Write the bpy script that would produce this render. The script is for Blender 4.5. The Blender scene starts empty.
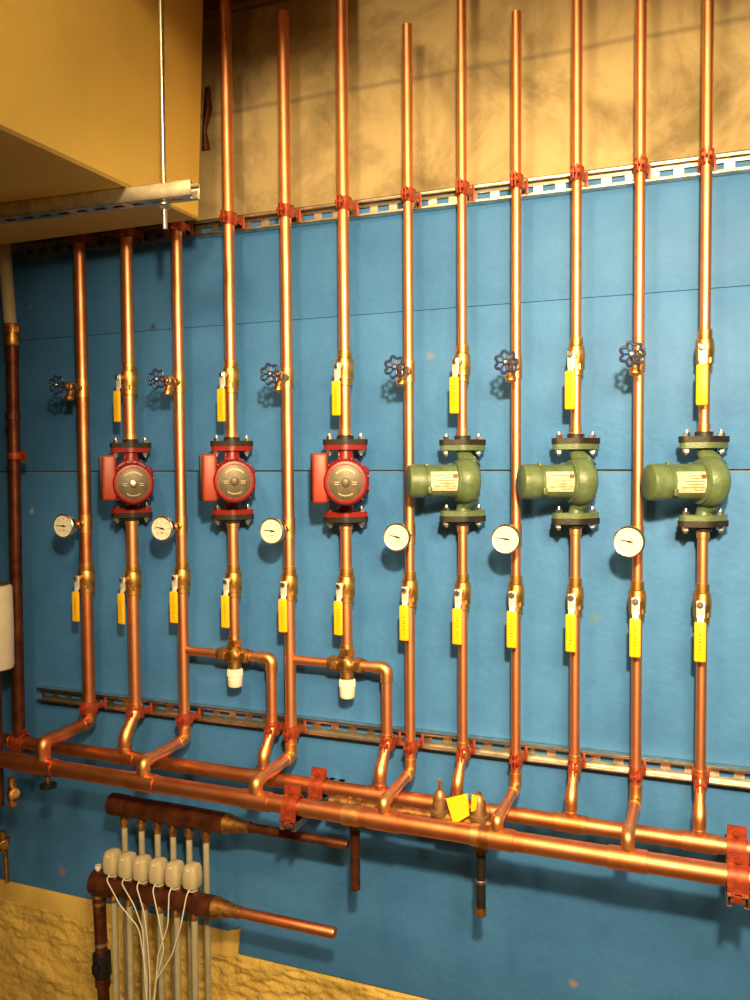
import bpy, bmesh, math, random
from mathutils import Vector, Matrix
random.seed(7)
C = bpy.context.scene.collection
PI = math.pi
# ---------------------------------------------------------------- camera model
CAMZ = 1.9
CAM = Vector((0, -2.0, CAMZ))
FOC = 857.7
_y, _p, _r = 0.37972, 0.04476, -0.0066
F = Vector((-math.sin(_y)*math.cos(_p), math.cos(_y)*math.cos(_p), -math.sin(_p)))
R0 = Vector((math.cos(_y), math.sin(_y), 0)); U0 = R0.cross(F)
RR = R0*math.cos(_r) + U0*math.sin(_r); UU = -R0*math.sin(_r) + U0*math.cos(_r)

def at(u, v, s):
    """point seen at (u, v) in the photograph that stands s metres out from the wall"""
    d = F + RR*((u-375)/FOC) - UU*((v-500)/FOC)
    return CAM + d*((2.0-s)/d.y)

cd = bpy.data.cameras.new('camera'); cam = bpy.data.objects.new('camera', cd); C.objects.link(cam)
cd.sensor_fit = 'VERTICAL'; cd.sensor_height = 36; cd.sensor_width = 27; cd.lens = FOC/1000*36
cd.clip_start = 0.05
m3 = Matrix((RR, UU, -F)).transposed()
cam.matrix_world = Matrix.Translation(CAM) @ m3.to_4x4()
bpy.context.scene.camera = cam

# ---------------------------------------------------------------- materials
def newmat(name):
    m = bpy.data.materials.new(name); m.use_nodes = True
    nt = m.node_tree; b = nt.nodes['Principled BSDF']
    return m, nt, b
def plain(name, col, rough=.5, metal=0, var=.12, scale=30, bump=0, bscale=200, spec=None, col2=None, lo=.35, hi=.65, rvar=0):
    m, nt, b = newmat(name)
    tc = nt.nodes.new('ShaderNodeTexCoord')
    n = nt.nodes.new('ShaderNodeTexNoise'); n.inputs['Scale'].default_value = scale; n.inputs['Detail'].default_value = 5
    nt.links.new(tc.outputs['Object'], n.inputs['Vector'])
    r = nt.nodes.new('ShaderNodeValToRGB')
    c2 = col2 or tuple(c*(1-var*2) for c in col)
    r.color_ramp.elements[0].color = (*c2, 1); r.color_ramp.elements[0].position = lo
    r.color_ramp.elements[1].color = (*col, 1); r.color_ramp.elements[1].position = hi
    nt.links.new(n.outputs['Fac'], r.inputs['Fac']); nt.links.new(r.outputs['Color'], b.inputs['Base Color'])
    b.inputs['Roughness'].default_value = rough; b.inputs['Metallic'].default_value = metal
    if spec is not None: b.inputs['Specular IOR Level'].default_value = spec
    if rvar:
        mr = nt.nodes.new('ShaderNodeMapRange'); mr.inputs['To Min'].default_value = rough+rvar; mr.inputs['To Max'].default_value = max(.05, rough-rvar)
        nt.links.new(n.outputs['Fac'], mr.inputs['Value']); nt.links.new(mr.outputs['Result'], b.inputs['Roughness'])
    if bump:
        n2 = nt.nodes.new('ShaderNodeTexNoise'); n2.inputs['Scale'].default_value = bscale; n2.inputs['Detail'].default_value = 4
        nt.links.new(tc.outputs['Object'], n2.inputs['Vector'])
        bp = nt.nodes.new('ShaderNodeBump'); bp.inputs['Strength'].default_value = bump; bp.inputs['Distance'].default_value = .004
        nt.links.new(n2.outputs['Fac'], bp.inputs['Height']); nt.links.new(bp.outputs['Normal'], b.inputs['Normal'])
    return m
M = {}
M['copper'] = plain('copper', (1.0, .46, .24), .46, 1, col2=(.88, .36, .17), scale=14, rvar=.06)
M['copper_dark'] = plain('copper_tarnished', (.90, .36, .17), .45, 1, col2=(.70, .23, .09), scale=18, rvar=.06)
M['copper_old'] = plain('copper_old', (.20, .062, .028), .5, .7, col2=(.085, .025, .012), scale=30, rvar=.06)
M['fitting'] = plain('copper_fitting', (.98, .52, .22), .44, 1, col2=(.80, .36, .13), scale=40)
M['brass'] = plain('brass', (.86, .50, .17), .42, 1, col2=(.55, .27, .07), scale=60)
M['brass_dull'] = plain('brass_dull', (.52, .27, .09), .5, .9, col2=(.24, .11, .035), scale=60)
M['clamp'] = plain('clamp_copper_plate', (.50, .085, .032), .5, .45, col2=(.30, .042, .016), scale=60)
M['red'] = plain('red_paint', (.25, .012, .010), .38, 0, var=.1, scale=40, bump=.15)
M['red_lit'] = plain('red_paint_lit', (.34, .040, .022), .45, 0, var=.08, scale=40)  # pump red made lighter: light on the box front put into its colour
M['green'] = plain('green_paint', (.11, .165, .075), .42, 0, var=.15, scale=40, bump=.2)
M['black'] = plain('black_cast_iron', (.022, .017, .014), .55, .2, var=.2, scale=80, bump=.2)
M['rubber'] = plain('black_plastic', (.012, .012, .014), .4, 0)
M['zinc'] = plain('zinc_steel', (.86, .85, .80), .3, 1, var=.1, scale=50)
M['lever'] = plain('lever_steel', (.85, .83, .76), .55, .45, var=.08, scale=60)
M['parge_rough'] = plain('rough_tan_parging', (.92, .64, .17), .8, 0, col2=(.62, .42, .10), scale=9, bump=1.0, bscale=42)
M['parge_rough'].node_tree.nodes['Bump'].inputs['Distance'].default_value = .012
M['strut'] = plain('galvanised_strut', (.74, .70, .60), .38, 1, col2=(.50, .46, .38), scale=35, rvar=.08)
M['yellow'] = plain('yellow_vinyl', (.88, .50, .008), .42, 0, var=.03)
M['navy'] = plain('navy_enamel', (.018, .035, .11), .35, 0, var=.1)
M['ivory'] = plain('ivory_plastic', (.62, .53, .34), .45, 0, var=.05)
M['white'] = plain('white_plastic', (.86, .82, .72), .5, 0, var=.03)
M['tube'] = plain('pale_tube', (.50, .45, .31), .4, 0, var=.06)
M['dial'] = plain('dial_face', (.74, .70, .60), .5, 0, var=.02)
M['ink'] = plain('ink', (.015, .013, .012), .6)
M['ink_soft'] = plain('ink_soft', (.16, .10, .03), .6)
M['plate'] = plain('pump_nameplate', (.11, .085, .045), .45, .2, col2=(.075, .055, .03), scale=60)
M['label'] = plain('paper_label', (.80, .62, .46), .5, 0, col2=(.60, .42, .27), scale=90)
M['bronze'] = plain('bronze_casting', (.40, .24, .12), .5, .7, col2=(.24, .13, .06), scale=50)
M['tag'] = plain('yellow_tag', (.90, .55, .01), .5, 0, var=.02)
M['insul'] = plain('white_insulation', (.82, .76, .62), .75, 0, var=.05, bump=.3, bscale=60)
M['wood'] = plain('wood_beam', (.20, .10, .05), .7, 0, var=.2, scale=8)
M['floor'] = plain('floor_concrete', (.46, .38, .27), .8, 0, var=.1, scale=6)
M['paint'] = plain('room_paint', (.26, .20, .12), .8, 0, var=.05, scale=4)
M['duct'] = plain('tan_duct_coating', (.86, .60, .13), .65, 0, var=.04, scale=5, bump=.15, bscale=90)

def mat_blue():
    m, nt, b = newmat('blue_painted_board')
    tc = nt.nodes.new('ShaderNodeTexCoord')
    n = nt.nodes.new('ShaderNodeTexNoise'); n.inputs['Scale'].default_value = 3.2; n.inputs['Detail'].default_value = 8; n.inputs['Roughness'].default_value = .68
    nt.links.new(tc.outputs['Object'], n.inputs['Vector'])
    r = nt.nodes.new('ShaderNodeValToRGB')
    r.color_ramp.elements[0].color = (.034, .150, .42, 1); r.color_ramp.elements[0].position = .3
    r.color_ramp.elements[1].color = (.062, .228, .56, 1); r.color_ramp.elements[1].position = .7
    nt.links.new(n.outputs['Fac'], r.inputs['Fac'])
    # scuffs
    mp = nt.nodes.new('ShaderNodeMapping'); mp.inputs['Scale'].default_value = (9, 9, 26); mp.inputs['Rotation'].default_value = (0, .5, 0)
    nt.links.new(tc.outputs['Object'], mp.inputs['Vector'])
    n3 = nt.nodes.new('ShaderNodeTexNoise'); n3.inputs['Scale'].default_value = 2.2; n3.inputs['Detail'].default_value = 8; n3.inputs['Roughness'].default_value = .75
    nt.links.new(mp.outputs['Vector'], n3.inputs['Vector'])
    r3 = nt.nodes.new('ShaderNodeValToRGB'); r3.color_ramp.elements[0].position = .60; r3.color_ramp.elements[1].position = .74
    r3.color_ramp.elements[1].color = (.45, .45, .45, 1)
    nt.links.new(n3.outputs['Fac'], r3.inputs['Fac'])
    mx = nt.nodes.new('ShaderNodeMix'); mx.data_type = 'RGBA'; mx.inputs['B'].default_value = (.035, .12, .24, 1)
    nt.links.new(r3.outputs['Color'], mx.inputs['Factor']); nt.links.new(r.outputs['Color'], mx.inputs['A'])
    cur = mx.outputs['Result']
    geo = nt.nodes.new('ShaderNodeNewGeometry')
    for (u, v, rad_, col_, am) in ((430, 356, .014, (.30, .27, .08, 1), .35), (32, 511, .010, (.5, .45, .2, 1), .7), (153, 327, .012, (.05, .04, .02, 1), .7), (30, 307, .008, (.4, .35, .15, 1), .5),
                               (62, 872, .016, (.45, .10, .04, 1), .6), (573, 984, .012, (.40, .22, .16, 1), .8), (595, 618, .02, (.12, .22, .14, 1), .4)):
        p = at(u, v, 0)
        vm = nt.nodes.new('ShaderNodeVectorMath'); vm.operation = 'DISTANCE'; vm.inputs[1].default_value = p
        nt.links.new(geo.outputs['Position'], vm.inputs[0])
        nz = nt.nodes.new('ShaderNodeMath'); nz.operation = 'MULTIPLY_ADD'; nz.inputs[1].default_value = rad_*1.6
        nt.links.new(n3.outputs['Fac'], nz.inputs[0]); nt.links.new(vm.outputs['Value'], nz.inputs[2])
        mr = nt.nodes.new('ShaderNodeMapRange'); mr.inputs['From Min'].default_value = rad_*1.1; mr.inputs['From Max'].default_value = rad_*1.9
        mr.inputs['To Min'].default_value = am; mr.inputs['To Max'].default_value = 0
        nt.links.new(nz.outputs[0], mr.inputs['Value'])
        m2 = nt.nodes.new('ShaderNodeMix'); m2.data_type = 'RGBA'; m2.inputs['B'].default_value = col_
        nt.links.new(mr.outputs['Result'], m2.inputs['Factor']); nt.links.new(cur, m2.inputs['A']); cur = m2.outputs['Result']
    nt.links.new(cur, b.inputs['Base Color'])
    b.inputs['Roughness'].default_value = .62; b.inputs['Specular IOR Level'].default_value = .4
    n2 = nt.nodes.new('ShaderNodeTexNoise'); n2.inputs['Scale'].default_value = 55; n2.inputs['Detail'].default_value = 6
    nt.links.new(tc.outputs['Object'], n2.inputs['Vector'])
    bp = nt.nodes.new('ShaderNodeBump'); bp.inputs['Strength'].default_value = .35; bp.inputs['Distance'].default_value = .004
    nt.links.new(n2.outputs['Fac'], bp.inputs['Height']); nt.links.new(bp.outputs['Normal'], b.inputs['Normal'])
    return m
M['blue'] = mat_blue()

def mat_concrete():
    m, nt, b = newmat('bare_concrete')
    tc = nt.nodes.new('ShaderNodeTexCoord')
    n = nt.nodes.new('ShaderNodeTexNoise'); n.inputs['Scale'].default_value = 4.5; n.inputs['Detail'].default_value = 10; n.inputs['Roughness'].default_value = .62; n.inputs['Distortion'].default_value = .4
    nt.links.new(tc.outputs['Object'], n.inputs['Vector'])
    r = nt.nodes.new('ShaderNodeValToRGB')
    r.color_ramp.elements[0].color = (.20, .15, .07, 1); r.color_ramp.elements[0].position = .36
    r.color_ramp.elements[1].color = (.45, .35, .175, 1); r.color_ramp.elements[1].position = .55
    e = r.color_ramp.elements.new(.75); e.color = (.54, .43, .22, 1)
    nt.links.new(n.outputs['Fac'], r.inputs['Fac'])
    # a dark form-board joint running along the wall
    sx = nt.nodes.new('ShaderNodeSeparateXYZ'); nt.links.new(tc.outputs['Object'], sx.inputs['Vector'])
    nd = nt.nodes.new('ShaderNodeTexNoise'); nd.inputs['Scale'].default_value = 9
    nt.links.new(tc.outputs['Object'], nd.inputs['Vector'])
    ad = nt.nodes.new('ShaderNodeMath'); ad.operation = 'MULTIPLY_ADD'; ad.inputs[1].default_value = .014
    nt.links.new(nd.outputs['Fac'], ad.inputs[0]); nt.links.new(sx.outputs['Z'], ad.inputs[2])
    sb = nt.nodes.new('ShaderNodeMath'); sb.operation = 'SUBTRACT'; sb.inputs[1].default_value = JOINT_Z
    nt.links.new(ad.outputs[0], sb.inputs[0])
    ab = nt.nodes.new('ShaderNodeMath'); ab.operation = 'ABSOLUTE'; nt.links.new(sb.outputs[0], ab.inputs[0])
    mr = nt.nodes.new('ShaderNodeMapRange'); mr.inputs['From Max'].default_value = .010; mr.inputs['To Min'].default_value = .5; mr.inputs['To Max'].default_value = 0
    nt.links.new(ab.outputs[0], mr.inputs['Value'])
    mx = nt.nodes.new('ShaderNodeMix'); mx.data_type = 'RGBA'; mx.inputs['B'].default_value = (.10, .085, .06, 1)
    nt.links.new(mr.outputs['Result'], mx.inputs['Factor']); nt.links.new(r.outputs['Color'], mx.inputs['A'])
    nt.links.new(mx.outputs['Result'], b.inputs['Base Color'])
    b.inputs['Roughness'].default_value = .85
    n2 = nt.nodes.new('ShaderNodeTexNoise'); n2.inputs['Scale'].default_value = 45; n2.inputs['Detail'].default_value = 8
    nt.links.new(tc.outputs['Object'], n2.inputs['Vector'])
    bp = nt.nodes.new('ShaderNodeBump'); bp.inputs['Strength'].default_value = .4; bp.inputs['Distance'].default_value = .006
    nt.links.new(n2.outputs['Fac'], bp.inputs['Height']); nt.links.new(bp.outputs['Normal'], b.inputs['Normal'])
    return m
JOINT_Z = at(524, 56, 0).z + .007
M['concrete'] = mat_concrete()
M['parge'] = plain('tan_parging', (.90, .63, .17), .8, 0, col2=(.70, .48, .12), scale=7, bump=.5, bscale=70)

# ---------------------------------------------------------------- mesh builder
class MB:
    def __init__(s): s.bm = bmesh.new()
    def grid(s, rings, closed_u=True, cap=True):
        vs = [[s.bm.verts.new(p) for p in r] for r in rings]
        n = len(rings[0])
        for a, b in zip(vs, vs[1:]):
            for i in range(n if closed_u else n-1):
                j = (i+1) % n
                s.bm.faces.new((a[i], a[j], b[j], b[i]))
        if cap:
            s.bm.faces.new(list(reversed(vs[0]))); s.bm.faces.new(vs[-1])
        return s
    def lathe(s, prof, origin=(0, 0, 0), axis=(0, 0, 1), seg=24, phase=0, cap=True):
        """prof: list of (t, r) along the axis"""
        ax = Vector(axis).normalized(); o = Vector(origin)
        e1 = ax.orthogonal().normalized()
        if abs(ax.z) > .99: e1 = Vector((1, 0, 0))
        elif abs(ax.y) > .99 or abs(ax.x) > .99: e1 = Vector((0, 0, 1))
        e2 = ax.cross(e1)
        rings = []
        for t, r in prof:
            rings.append([o + ax*t + (e1*math.cos(phase+2*PI*i/seg) + e2*math.sin(phase+2*PI*i/seg))*max(r, 1e-5) for i in range(seg)])
        return s.grid(rings, cap=cap)
    def tube(s, pts, r, seg=16, fillet=0, fs=6, cap=True, closed=False):
        P = [Vector(p) for p in pts]
        if fillet:
            Q = [P[0]]
            for i in range(1, len(P)-1):
                a = (P[i-1]-P[i]); b = (P[i+1]-P[i]); la, lb = a.length, b.length
                a.normalize(); b.normalize()
                ang = a.angle(b)
                if ang > PI-.01: Q.append(P[i]); continue
                d = min(fillet/math.tan(ang/2), la*.49, lb*.49)
                p0, p1 = P[i]+a*d, P[i]+b*d
                for k in range(fs+1):
                    t = k/fs
                    Q.append(p0*(1-t)**2 + P[i]*2*t*(1-t) + p1*t*t)
            Q.append(P[-1]); P = Q
        n = len(P)
        rr = r if isinstance(r, (list, tuple)) else [r]*n
        T = []
        for i in range(n):
            if closed: t = P[(i+1) % n]-P[i-1]
            else: t = (P[min(i+1, n-1)]-P[max(i-1, 0)])
            T.append(t.normalized())
        e1 = T[0].orthogonal().normalized(); rings = []
        for i in range(n):
            e1 = (e1 - T[i]*e1.dot(T[i])).normalized(); e2 = T[i].cross(e1)
            rings.append([P[i] + (e1*math.cos(2*PI*k/seg)+e2*math.sin(2*PI*k/seg))*rr[i] for k in range(seg)])
        if closed: rings.append(rings[0]); 
        return s.grid(rings, cap=cap and not closed)
    def box(s, c, size, bev=0, rot=None, seg=2):
        m = Matrix.Translation(Vector(c)) @ (rot.to_4x4() if rot else Matrix()) @ Matrix.Diagonal((*size, 1))
        r = bmesh.ops.create_cube(s.bm, size=1, matrix=m)
        if bev:
            es = list({e for v in r['verts'] for e in v.link_edges})
            bmesh.ops.bevel(s.bm, geom=es, offset=bev, segments=seg, affect='EDGES', profile=.5)
        return s
    def prism(s, poly, d0, d1, fn):
        """poly 2-D outline; fn(a, b, d) -> 3-D"""
        return s.grid([[fn(a, b, d0) for a, b in poly], [fn(a, b, d1) for a, b in poly]])
    def build(s, name, mat, parent=None, smooth=.6):
        bm = s.bm
        bmesh.ops.recalc_face_normals(bm, faces=bm.faces)
        for f in bm.faces: f.smooth = True
        for e in bm.edges:
            if len(e.link_faces) == 2 and e.calc_face_angle(0) > smooth: e.smooth = False
        me = bpy.data.meshes.new(name); bm.to_mesh(me); bm.free()
        me.materials.append(M[mat] if isinstance(mat, str) else mat)
        o = bpy.data.objects.new(name, me); C.objects.link(o)
        if parent: o.parent = parent
        return o

def tag(o, label, cat, group=None, kind=None):
    o['label'] = label; o['category'] = cat
    if group: o['group'] = group
    if kind: o['kind'] = kind
    return o
def empty(name, loc=(0, 0, 0), rz=0):
    o = bpy.data.objects.new(name, None); C.objects.link(o); o.empty_display_size = .02
    o.location = loc; o.rotation_euler = (0, 0, rz); return o
def kids(o): return [x for x in C.objects if x.parent == o]
def copy_tree(o, parent=None):
    c = o.copy(); C.objects.link(c)
    if parent: c.parent = parent
    for ch in kids(o): copy_tree(ch, c)
    return c
def struct(o): o['kind'] = 'structure'; return o
def hull(circles, n=40):
    pts = []
    for cx, cy, r in circles:
        pts += [(cx+r*math.cos(2*PI*i/n), cy+r*math.sin(2*PI*i/n)) for i in range(n)]
    pts = sorted(set(pts))
    def half(ps):
        h = []
        for p in ps:
            while len(h) > 1 and (h[-1][0]-h[-2][0])*(p[1]-h[-2][1])-(h[-1][1]-h[-2][1])*(p[0]-h[-2][0]) <= 1e-12: h.pop()
            h.append(p)
        return h
    a = half(pts); b = half(pts[::-1]); return a[:-1]+b[:-1]

class Proto:
    """first use takes the original, later uses take copies"""
    def __init__(s, make): s.make = make; s.o = {}
    def get(s, *k):
        if k not in s.o: s.o[k] = s.make(*k); return s.o[k]
        return copy_tree(s.o[k])

# ---------------------------------------------------------------- setting
ZT = at(414, 202, .02).z             # top rail centre
ZB = at(430, 741, .02).z             # bottom rail centre
ZS = at(390, 471, 0).z               # board seam
ZS2 = at(400, 312, 0).z
ZL = at(300, 968, 0).z               # ledge above the rough base
XL, XR = -3.2, 2.6
YF = -4.4
ZC = 3.35
def slab(name, x0, x1, y0, y1, z0, z1, mat, bev=0):
    return MB().box(((x0+x1)/2, (y0+y1)/2, (z0+z1)/2), (x1-x0, y1-y0, z1-z0), bev).build(name, mat)
struct(slab('floor', XL, XR, YF, .3, -.15, 0, 'floor'))
struct(slab('ceiling', XL, XR, YF, .3, ZC, ZC+.15, 'paint'))
struct(slab('wall_left', XL-.15, XL, YF, .3, 0, ZC, 'paint'))
struct(slab('wall_right', XR, XR+.15, YF, .3, 0, ZC, 'paint'))
struct(slab('wall_front', XL, XR, YF-.15, YF, 0, ZC, 'paint'))
struct(slab('wall_back', XL, XR, .012, .3, 0, ZC, 'concrete'))
g = .0018
xb0 = at(0, 880, 0).x
XB = at(238, 940, 0).x
struct(slab('wall_back_board_top', XL, XR, 0, .012, ZS2+.0009, ZT+.005, 'blue', .001))
struct(slab('wall_back_board_middle', XL, XR, 0, .012, ZS+g*1.3, ZS2, 'blue', .001))
ZN = at(40, 888, 0).z                # left of XB the boards stop higher, over the tan render
bm = MB(); bm.prism([(XL, ZS-g), (XR, ZS-g), (XR, ZL), (XB, ZL), (XB+.01, ZN+.02), (XB-.03, ZN), (XL, ZN)], 0, .012, lambda a, b, d: (a, d, b))
struct(bm.build('wall_back_board_bottom', 'blue'))
# smooth tan patch at left
struct(slab('wall_back_render', XL, XB+.002, .003, .012, ZL-.02, ZN+.004, 'parge', .001))
# rough base: a displaced sheet with hand-trowelled ridges
def rough_base():
    mb = MB(); nx, nz = 420, 90; rings = []
    from mathutils import noise
    x0, x1 = XL, XR
    z1, z0 = ZL+.006, 0
    for j in range(nz+1):
        f = j/nz
        z = z1 + (z0-z1)*(f**1.5)
        row = []
        for i in range(nx+1):
            x = x0 + (x1-x0)*(i/nx)
            p = Vector((x*7+z*5, z*16-x*3, 0))
            h = .008*noise.noise(p) + .005*noise.noise(Vector((x*32, z*38, 1))) + .010*(1-abs(noise.noise(Vector((x*13+z*22, z*30-x*14, 3)))*2))*.6 + .012*noise.noise(Vector((x*2.2, z*3, 7)))
            y = .006 - h*1.15
            if j == 0: y = .010
            if z > z1-.013: y = .0112
            zz = z 
            row.append((x, y, zz))
        rings.append(row)
    mb.grid(rings, closed_u=False, cap=False)
    o = mb.build('wall_base', 'parge_rough', smooth=2)
    return struct(o)
rough_base()
# timber sill plate on top of the concrete
ZSILL = at(237, 10, 0).z
struct(slab('trim_1', XL, XR, -.02, .012, ZSILL, ZC, 'wood', .003))

# ---------------------------------------------------------------- pipe lines
OBS = {'A': [(84, 400), (88, 690)], 'B': [(130, 400), (135, 690)], 'C': [(179, 350), (184, 690)],
'D': [(228, 220), (230, 350), (233.5, 540), (235, 620)], 'E': [(285, 220), (286.5, 350), (289, 550), (292, 700)],
'F': [(343, 220), (343.5, 350), (346.5, 540), (348, 640)], 'G': [(408.5, 220), (408, 350), (410, 550), (411, 720)],
'H': [(463.5, 0), (461.5, 340), (462, 550), (463, 750)], 'I': [(518, 12), (515.3, 340), (515.5, 550), (516, 720)],
'J': [(578, 0), (575.6, 340), (575, 550), (575.5, 740)], 'K': [(641, 10), (638, 340), (637.5, 550), (638, 740)],
'L': [(707, 0), (703, 340), (701.6, 550), (702.8, 740), (702.5, 830)]}
S = .07
X = {k: sum(at(u, v, S).x for u, v in p)/len(p) for k, p in OBS.items()}
RAD = {k: .0143 for k in 'CDEF'}; RAD.update({k: .0111 for k in 'GHIJKL'}); RAD.update({'A': .0172, 'B': .0162}); RAD['G'] = .0118
SF, SBk = .253, .118                  # how far the two headers stand out
RF, RB = .0206, .0180
ZF = at(400, 823, SF).z; ZBk = at(400, 798, SBk).z
XD2 = at(272, 700, S).x; XF2 = at(387, 710, S).x
where = {'A': 'left of the leftmost red pump', 'C': 'between the leftmost and middle red pumps', 'E': 'between the middle and rightmost red pumps',
 'G': 'between the rightmost red and leftmost green pumps', 'I': 'between the leftmost and middle green pumps', 'K': 'between the middle and rightmost green pumps'}
pump = {'B': 'the leftmost red pump', 'D': 'the middle red pump', 'F': 'the rightmost red pump', 'H': 'the leftmost green pump', 'J': 'the middle green pump', 'L': 'the rightmost green pump'}
TOP = {'A': ZC-.02, 'B': ZC-.02, 'C': ZC-.02, 'D': ZC-.02, 'F': ZC-.02, 'H': ZC-.02, 'J': ZC-.02, 'K': ZC-.02, 'L': ZC-.02,
       'E': at(281, 13, S).z, 'G': at(408, 25, S).z, 'I': at(518, 12, S).z}

def sleeve(parent, x, y, z0, z1, r, name='coupling', mat='fitting'):
    return MB().lathe([(z0, r+.0002), (z0+.0005, r+.0022), (z1-.0005, r+.0022), (z1, r+.0002)], (x, y, 0), (0, 0, 1)).build(name, mat, parent)
def pipe(label, pts, r, mat='copper', fillet=0, group='copper pipe lengths on the blue wall', sleeves=(), elbows=(), name='copper_pipe', open_top=False, cat='pipe'):
    root = empty(name, pts[0])
    off = Vector(pts[0])
    mb = MB(); mb.tube([Vector(p)-off for p in pts], r, 20, fillet)
    mb.build('pipe_wall', mat, root)
    for (x, y, z0, z1) in sleeves: sleeve(root, x-off.x, y-off.y, z0-off.z, z1-off.z, r)
    for i in elbows:      # fitting around the bend at point i
        P = [Vector(p) for p in pts]
        a = (P[i-1]-P[i]); b = (P[i+1]-P[i]); L = fillet*1.0 + .010
        ang = a.angle(b); L = min(fillet/math.tan(ang/2), a.length*.49, b.length*.49) + .012
        L1, L2 = min(L, a.length*.8), min(L, b.length*.8)
        a.normalize(); b.normalize()
        MB().tube([P[i]+a*L1-off, P[i]-off, P[i]+b*L2-off], r+.0024, 20, fillet).build('elbow', 'fitting' if mat == 'copper' else mat, root)
    tag(root, label, cat, group)
    return root

# ball valves ------------------------------------------------------
def make_ball_valve(r):
    root = empty('ball_valve')
    R = r+.0068
    MB().lathe([(-.044, r+.002), (-.043, r+.0045), (-.031, r+.0045), (-.030, r+.0065), (-.020, r+.0065), (-.018, R), (-.008, R+.0012), (.006, R+.0012), (.014, R), (.020, r+.006), (.022, r+.0035), (.040, r+.0035), (.041, r+.001)],
       seg=24).build('body', 'brass', root)
    MB().lathe([(-.030, r+.0075), (-.019, r+.0075)], seg=6, phase=.3).build('hex_collar', 'brass', root)
    y = -(R+.013)
    MB().lathe([(0, .0095), (.008, .0095), (.009, .006), (.018, .006)], (0, -R+.002, 0), (0, -1, 0), 16).build('stem', 'brass', root)
    lev = MB()
    lev.box((0, y-.002, -.010), (.017, .0028, .036), .001)
    lev.box((0, y-.0055, -.034), (.013, .0028, .022), .001, Matrix.Rotation(-.28, 3, 'X'))
    lev.build('lever', 'lever', root)
    MB().lathe([(0, .0072), (.006, .0072), (.0075, .005)], (0, y-.003, .001), (0, -1, 0), 6).build('nut', 'zinc', root)
    gr = MB().box((0, y-.0085, -.077), (.0235, .0085, .084), .0038, seg=3).build('grip', 'yellow', root)
    mk = MB()
    rnd = random.Random(int(r*1e4))
    for k in range(7):
        z = -.055-k*.0075
        mk.box((rnd.uniform(-.001, .001), y-.0129, z), (.0052, .0004, .0011), 0, Matrix.Rotation(rnd.uniform(-.6, .6), 3, 'Y'))
        if k % 2: mk.box((.0018, y-.0129, z+.002), (.0011, .0004, .0042), 0)
    mk.build('marking', 'ink_soft', gr)
    return root
BV = Proto(make_ball_valve)
GR_LOW = {'A': (75.5, 592), 'B': (121, 594), 'C': (173.5, 592), 'D': (225, 596), 'E': (282.6, 599.5), 'F': (338, 601.6), 'G': (404, 606), 'H': (457, 609), 'I': (511.6, 611.5), 'J': (570.7, 614.7), 'K': (635, 619), 'L': (700, 622.7)}
GR_UP = {'B': (116.7, 391), 'D': (221, 389), 'F': (336, 381), 'H': (454, 377), 'J': (570, 371), 'L': (702, 364.6)}
ZLOW, ZUP = {}, {}
for k, (u, v) in GR_LOW.items():
    o = BV.get(round(RAD[k], 4)); sh = S + RAD[k]+.030
    z = at(u, v, sh).z+.036; ZLOW[k] = z
    o.location = (X[k], -S, z); o.rotation_euler = (0, 0, math.asin(max(-.6, min(.6, (at(u, v+18, sh).x-X[k])/(RAD[k]+.028)))))
    lab = ('brass ball valve with yellow lever hanging below ' + pump[k]) if k in pump else ('brass yellow-levered ball valve on gauge riser ' + where[k])
    tag(o, lab, 'valve', 'yellow-levered ball valves')
for k, (u, v) in GR_UP.items():
    o = BV.get(round(RAD[k], 4)); sh = S + RAD[k]+.030
    z = at(u, v, sh).z+.036; ZUP[k] = z
    o.location = (X[k], -S, z); o.rotation_euler = (0, 0, math.asin(max(-.6, min(.6, (at(u, v+18, sh).x-X[k])/(RAD[k]+.028)))))
    tag(o, 'brass ball valve with yellow lever hanging above ' + pump[k], 'valve', 'yellow-levered ball valves')

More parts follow.
